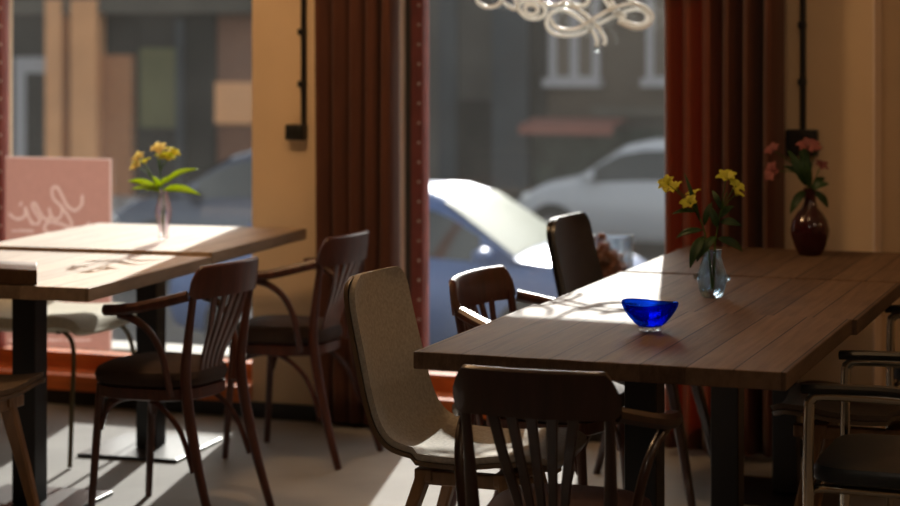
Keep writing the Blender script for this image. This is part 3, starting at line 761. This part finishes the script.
# tall glass jar on the sill, filled with dried brown slices
jc = wp(610, 300, 7.10); jx, jy = jc.x, 7.095
jt = wp(610, 236, 7.09).z
r = empty('glass_jar', (jx, jy, SILL + .001), 0, 'square glass jar of brown dried slices standing in the middle window', 'jar')
H = jt - SILL - .002
b = MB(); hw = .074
def sq(h, z, n=6):
    out = []
    for cx, cy, a0 in ((1, 1, 0), (-1, 1, 90), (-1, -1, 180), (1, -1, 270)):
        for k in range(n):
            a = math.radians(a0 + 90 * k / (n - 1)); rr = .014
            out.append((cx * (h - rr) + rr * math.cos(a), cy * (h - rr) + rr * math.sin(a), z))
    return out
b.rings([sq(hw * .96, 0), sq(hw, .008), sq(hw, H - .01), sq(hw - .001, H), sq(hw - .006, H - .003), sq(hw - .007, .022), sq(hw * .8, .016)])
b.build('body', M['clearglass'], r)
b = MB(); rnd = random.Random(4)
for k in range(300):
    x, y = rnd.uniform(-.052, .052), rnd.uniform(-.052, .052); lay = rnd.random()
    z = .36 + .255 * lay * (1 - .35 * (x + .05) / .1)
    rr = rnd.uniform(.012, .021)
    mt = Matrix.Translation((x, y, z)) @ Matrix.Rotation(rnd.uniform(0, PI), 4, 'X') @ Matrix.Rotation(rnd.uniform(0, PI), 4, 'Y')
    ring = lambda q, h: [mt @ Vector((q * math.cos(2 * PI * i / 9), q * math.sin(2 * PI * i / 9), h + .3 * q * math.cos(4 * PI * i / 9))) for i in range(9)]
    b.rings([ring(rr, -.003), ring(rr * 1.05, 0), ring(rr, .003)])
b.box((-.06, -.06, .024), (.06, .06, .39))
o = b.build('dried_slices', M['cone'], r, weld=False); o['kind'] = 'stuff'

# ---------------------------------------------------------------- street outside
SZ = -1.30
b = MB(); b.box((-45, OUT, SZ - .2), (40, 60, SZ)); struct(b.build('street', M['asphalt'], smooth=False), 'grey asphalt street outside', 'street')
b = MB(); b.box((-45, OUT, SZ), (40, 11.5, SZ + .12)); b.box((-45, 28.2, SZ), (40, 31.0, SZ + .12)); struct(b.build('sidewalk', M['paving'], smooth=False), 'pale paved sidewalk', 'sidewalk')
b = MB(); b.box((-12, 7.30, SZ), (6, OUT, 0)); struct(b.build('wall_base', M['facbrown'], smooth=False), 'outer plinth of the cafe', 'wall')
# awning over the shop windows (above the frame): its front hem shades the inner half of the room
b = MB(); b.prism([(0, 0), (0, .16), (.02, .16)], 0, 1); b.bm.free()
aw = MB(); HEM = .75 + (8.25 - 4.95) * .415; TILT = .03
aw.rings([[(x, OUT + .005, HEM + .75 + TILT * (x + 2.9)) for x in (-9.5, 3.5)], [(x, 8.25, HEM + .22 + TILT * (x + 2.9)) for x in (-9.5, 3.5)], [(x, 8.25, HEM + TILT * (x + 2.9)) for x in (-9.5, 3.5)]], closed=False, cap=False)
o = aw.build('awning', M['awn'], smooth=False); md = o.modifiers.new('t', 'SOLIDIFY'); md.thickness = .006
struct(o, 'cloth awning over the shop windows', 'awning')

# cars: lofted body, panes, wheels; local x = forward, near ground z = 0
def car(name, st, hw, pane_x, ws, rw, paint, glass, wsm, wheels, wr, lab, lamps):
    """st: stations (x, zb, zbelt, ztop, w, wtop)"""
    r = empty(name, (0, 0, 0), 0, lab, 'car')
    st = sorted(st)
    def interp(x):
        for a, c in zip(st, st[1:]):
            if a[0] <= x <= c[0]:
                t = (x - a[0]) / (c[0] - a[0]); return [a[i] + (c[i] - a[i]) * t for i in range(6)]
        return st[-1]
    def half(x, off=0):
        _, zb, ze, ztp, w, wt = interp(x)
        g_ = ztp - ze
        return [(w * .88, zb), (w * .97, zb + .08), (w + off, zb + (ze - zb) * .45), (w * .985 + off, ze - .07), (w * .93 + off, ze), (wt + .03 + off, ze + g_ * .86), (wt - .06, ztp - .005 + off), (wt * .5, ztp + .018 + off), (0, ztp + .028 + off)]
    xs = [st[0][0] + (st[-1][0] - st[0][0]) * i / 60 for i in range(61)]
    b = MB(); rings = []
    for x in xs:
        h = half(x); rings.append([(x, -y, z) for y, z in h] + [(x, y, z) for y, z in h[::-1][1:]])
    b.rings(rings); b.build('body', paint, r, smooth=True)
    for s_ in (-1, 1):
        for xa, xb in pane_x:
            b = MB(); rows = []
            for k in range(9):
                x = xa + (xb - xa) * k / 8; h = half(x, .006); p, q = h[4], h[5]
                rows.append([(x, s_ * (p[0] + (q[0] - p[0]) * t), p[1] + (q[1] - p[1]) * t) for t in (.08, .5, .93)])
            b.rings(rows, closed=False, cap=False); o = b.build('side_window', glass, r); 
        for wx in wheels:
            b = MB(); y = s_ * (hw - .075)
            b.lathe([(.02, -.095), (wr * .62, -.095), (wr * .64, -.10), (wr * .94, -.10), (wr, -.07), (wr, .07), (wr * .94, .10), (wr * .64, .10), (wr * .62, .085), (.02, .085)], (0, 0, 0), 28)
            b.xform(Matrix.Translation((wx, y, wr)) @ Matrix.Rotation(-s_ * PI / 2, 4, 'X')); o = b.build('wheel', M['tyre'], r)
            b = MB(); b.lathe([(.01, .0), (wr * .6, 0), (wr * .62, .012), (wr * .1, .025), (.01, .026)], (0, 0, 0), 20)
            b.xform(Matrix.Translation((wx, y + s_ * .088, wr)) @ Matrix.Rotation(-s_ * PI / 2, 4, 'X')); b.build('rim', M['rim'], o)
            b = MB(); b.lathe([(.02, -.01), (wr * 1.17, -.01), (wr * 1.17, .008), (.02, .008)], (0, 0, 0), 28)
            b.xform(Matrix.Translation((wx, s_ * (hw - .004), wr * 1.05)) @ Matrix.Rotation(-s_ * PI / 2, 4, 'X')); b.build('wheel_arch', M['tyre'], r)
        # mirror
        mx = ws[0] - .22 * (1 if ws[0] > ws[1] else -1); h = half(mx)
        b = MB(); b.lathe([(.005, -.11), (.06, -.10), (.085, -.04), (.085, .05), (.06, .10), (.005, .11)], (0, 0, 0), 14)
        b.xform(Matrix.Translation((mx, s_ * (hw + .10), h[4][1] + .09)) @ Matrix.Rotation(PI / 2, 4, 'X') @ Matrix.Scale(.75, 4, (0, 1, 0))); b.build('mirror', paint, r)
        for x, z, l, hh, mm in lamps:
            h = half(x)
            b = MB(); b.lathe([(.004, -hh), (l * .7, -hh * .7), (l, 0), (l * .7, hh * .7), (.004, hh)], (x, s_ * (interp(x)[4] * .86), z), 12); b.build('lamp', mm, r)
    for (xa, xb), mm, nm in ((ws, wsm, 'windscreen'), (rw, glass, 'rear_window')):
        b = MB(); rows = []
        for k in range(9):
            x = xa + (xb - xa) * k / 8; h = half(x, .008)
            q = [h[5], h[6], h[7], h[8]]
            yz = [(q[0][0] - .05, q[1][1] - .004)] + q[1:]
            rows.append([(x, -y, z) for y, z in yz] + [(x, y, z) for y, z in yz[::-1][1:]])
        b.rings(rows, closed=False, cap=False); b.build(nm, mm, r)
    return r
# blue hatchback, local x forward; windscreen base at x=3.15
blue = car('parked_car', [(0.0, .35, .60, .62, .70, .55), (.06, .28, .88, .90, .78, .60), (.45, .22, .95, 1.02, .84, .62), (1.15, .20, .96, 1.42, .86, .60), (1.6, .20, .95, 1.50, .86, .60), (2.35, .20, .94, 1.51, .86, .64), (2.62, .20, .93, 1.43, .86, .68), (3.30, .20, .93, .985, .85, .80), (3.9, .20, .84, .90, .82, .66), (4.2, .26, .70, .72, .74, .56), (4.3, .36, .56, .57, .64, .5)], .86,
           ((1.0, 1.72), (1.82, 2.95)), (3.26, 2.60), (.50, 1.12), M['carblue'], M['carglass'], M['windscreen'], (.80, 3.45), .31, 'blue hatchback parked outside the middle window, its roof in the light', [(4.08, .66, .13, .08, M['lamp']), (.10, .78, .09, .10, M['tail'])])
blue.location = (-8.45, 16.45, SZ)
white = car('parked_car', [(0.0, .35, .60, .62, .66, .52), (.06, .28, .85, .90, .74, .58), (.18, .22, .95, 1.15, .80, .60), (.42, .20, .97, 1.42, .81, .58), (.9, .20, .96, 1.49, .815, .57), (1.7, .20, .95, 1.48, .815, .57), (2.05, .20, .94, 1.40, .815, .58), (2.62, .20, .93, 1.0, .81, .66), (3.1, .20, .84, .90, .78, .62), (3.4, .26, .72, .74, .68, .52), (3.5, .36, .56, .57, .6, .46)], .815,
            ((.42, 1.02), (1.08, 2.36)), (2.60, 2.02), (.10, .40), M['carwhite'], M['carglass'], M['carglass'], (.62, 2.90), .30, 'white small hatchback parked across the street behind the blue car', [(3.28, .72, .11, .08, M['lamp']), (.08, .80, .07, .13, M['tail'])])
wc = cp(552, 215, 26.3)
white.location = (wc.x + 2.90, wc.y + .8, SZ); white.rotation_euler = (0, 0, PI)

dark = copy_tree(blue); dark.location = (wp(96, 200, 21).x + 4.3, 21.8, SZ); dark.rotation_euler = (0, 0, PI)
tag(dark, 'dark blue car seen through the left window behind the pink vase', 'car')
for ch_ in dark.children:
    if ch_.data.materials and ch_.data.materials[0] in (M['carblue'], M['windscreen']):
        ch_.data = ch_.data.copy(); ch_.data.materials[0] = M['cardark'] if ch_.data.materials[0] == M['carblue'] else M['carglass']
# opposite buildings
FY = 31.0
def fbox(px0, px1, py0, py1, d0, d1, y=FY):
    a = wp(px0, py0, y); c = wp(px1, py1, y)
    b = MB(); b.box((a.x, y - d1, c.z), (c.x, y - d0, a.z)); return b
xm = wp(330, 50, FY).x
r = empty('building', (0, 0, 0), 0, 'grey plastered building across the street seen through the middle window', 'building')
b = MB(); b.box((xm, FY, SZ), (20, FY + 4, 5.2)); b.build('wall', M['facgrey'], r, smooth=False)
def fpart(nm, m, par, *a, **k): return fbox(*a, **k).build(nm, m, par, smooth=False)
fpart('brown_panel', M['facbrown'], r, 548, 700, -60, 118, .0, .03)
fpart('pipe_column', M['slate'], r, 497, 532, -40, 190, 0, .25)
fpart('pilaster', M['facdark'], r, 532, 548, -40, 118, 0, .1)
fpart('pilaster', M['slate'], r, 440, 458, -40, 200, 0, .06)
for x0, x1 in ((551, 601), (648, 702)):
    w = fpart('window', M['facwhite'], r, x0, x1, -30, 86, .03, .12)
    cx = (x0 + x1) / 2
    fpart('pane', M['winpane'], w, x0 + 8, cx - 4, -22, 76, .10, .135); fpart('pane', M['winpane'], w, cx + 5, x1 - 7, -22, 76, .10, .135)
    fpart('ledge', M['facwhite'], w, x0 - 3, x1 + 3, 78, 87, .03, .3)
fpart('doorway', M['facdark'], r, 460, 497, 100, 205, 0, .06)
fpart('shopfront', M['stall'], r, 535, 700, 128, 205, 0, .08)
fpart('signboard', M['facband'], r, 595, 700, 106, 117, .0, .2)
b = MB(); a = wp(536, 124, FY); c = wp(628, 133, FY)
b.rings([[(a.x, FY - .03, a.z + .10), (c.x, FY - .03, a.z + .10)], [(a.x, FY - .9, a.z), (c.x, FY - .9, a.z)], [(a.x, FY - .9, c.z), (c.x, FY - .9, c.z)]], closed=False, cap=False)
o = b.build('shop_awning', M['awn'], r, smooth=False); md = o.modifiers.new('t', 'SOLIDIFY'); md.thickness = .02

r = empty('building', (0, 0, 0), 0, 'brick building with peach blocks imitating glass reflections, across the street seen through the left window', 'building')
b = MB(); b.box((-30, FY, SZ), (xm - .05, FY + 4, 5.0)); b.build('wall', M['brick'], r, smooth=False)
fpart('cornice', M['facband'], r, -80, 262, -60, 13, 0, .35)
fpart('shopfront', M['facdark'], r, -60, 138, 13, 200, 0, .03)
d = fpart('door_frame', M['facwhite'], r, 18, 64, 57, 205, .03, .12)
fpart('door_leaf', M['facdark'], d, 30, 58, 73, 205, .12, .14)
fpart('column', M['peach'], r, 57, 73, 0, 205, .1, .4); fpart('column', M['peach'], r, 82, 108, 0, 205, .1, .4)  # reflections of the lit room, built as peach blocks on the facade
fpart('brick_pier', M['brickor'], r, 107, 137, 55, 205, .03, .2)
w = fpart('window', M['facdark'], r, 140, 217, 13, 205, 0, .08)
fpart('blind', M['olivepane'], w, 143, 180, 48, 128, .08, .12); fpart('mullion', M['slate'], w, 181, 188, 20, 200, .08, .2)
fpart('column', M['peach'], r, 218, 262, 82, 124, .02, .12)  # another interior reflection painted as a peach patch

# ---------------------------------------------------------------- light
L = Vector((.24, -1, -.415)).normalized()
sun = bpy.data.lights.new('sun', 'SUN'); sun.energy = 9.0; sun.angle = math.radians(.6); sun.color = (1, .955, .89)
so = bpy.data.objects.new('sun', sun); COL.objects.link(so); so.rotation_euler = L.to_track_quat('-Z', 'Y').to_euler(); so.location = (-2, 12, 8)
W = bpy.data.worlds.new('World'); S.world = W; W.use_nodes = True; nt = W.node_tree
bg = nt.nodes['Background']; sky = nt.nodes.new('ShaderNodeTexSky'); sky.sky_type = 'NISHITA'; sky.sun_disc = False
sky.sun_elevation = math.radians(20.5); sky.sun_rotation = math.radians(-12); sky.dust_density = 2.0
hs = nt.nodes.new('ShaderNodeHueSaturation'); hs.inputs['Saturation'].default_value = .30
nt.links.new(sky.outputs[0], hs.inputs['Color']); nt.links.new(hs.outputs[0], bg.inputs[0]); bg.inputs[1].default_value = .30
def lamp(x, y, z, e, col=(1, .62, .32), rad=.12):
    l = bpy.data.lights.new('unseen_room_light', 'POINT'); l.energy = e; l.color = col; l.shadow_soft_size = rad
    o = bpy.data.objects.new('unseen_room_light', l); COL.objects.link(o); o.location = (x, y, z)
lamp(-3.12, 5.4, 2.7, 50); lamp(-1.2, 5.0, 2.75, 8); lamp(-.6, 2.2, 2.6, 9, (1, .84, .68)); lamp(1.5, 6.2, 2.1, 7); lamp(.9, 4.2, 2.5, 10, (1, .78, .56))  # unseen ceiling lamps first, then fills added from camera side and right

# ---------------------------------------------------------------- camera
cam = bpy.data.cameras.new('camera'); co = bpy.data.objects.new('camera', cam); COL.objects.link(co)
cam.sensor_width = 36; cam.lens = F / 900 * 36; cam.shift_y = -(253 - HY) / 900
co.location = (0, 0, EYE); co.rotation_euler = (PI / 2, 0, ANG)
cam.dof.use_dof = True; cam.dof.focus_distance = 4.8; cam.dof.aperture_fstop = 2.8
cam.clip_end = 200
S.camera = co
S.view_settings.view_transform = 'Standard'; S.view_settings.look = 'None'; S.view_settings.gamma = 1; S.view_settings.use_curve_mapping = False
S.view_settings.exposure = 0
S.cycles.max_bounces = 10; S.cycles.transparent_max_bounces = 16; S.cycles.glossy_bounces = 5; S.cycles.transmission_bounces = 10
S.cycles.sample_clamp_indirect = 6; S.cycles.caustics_refractive = True; S.cycles.use_denoising = True
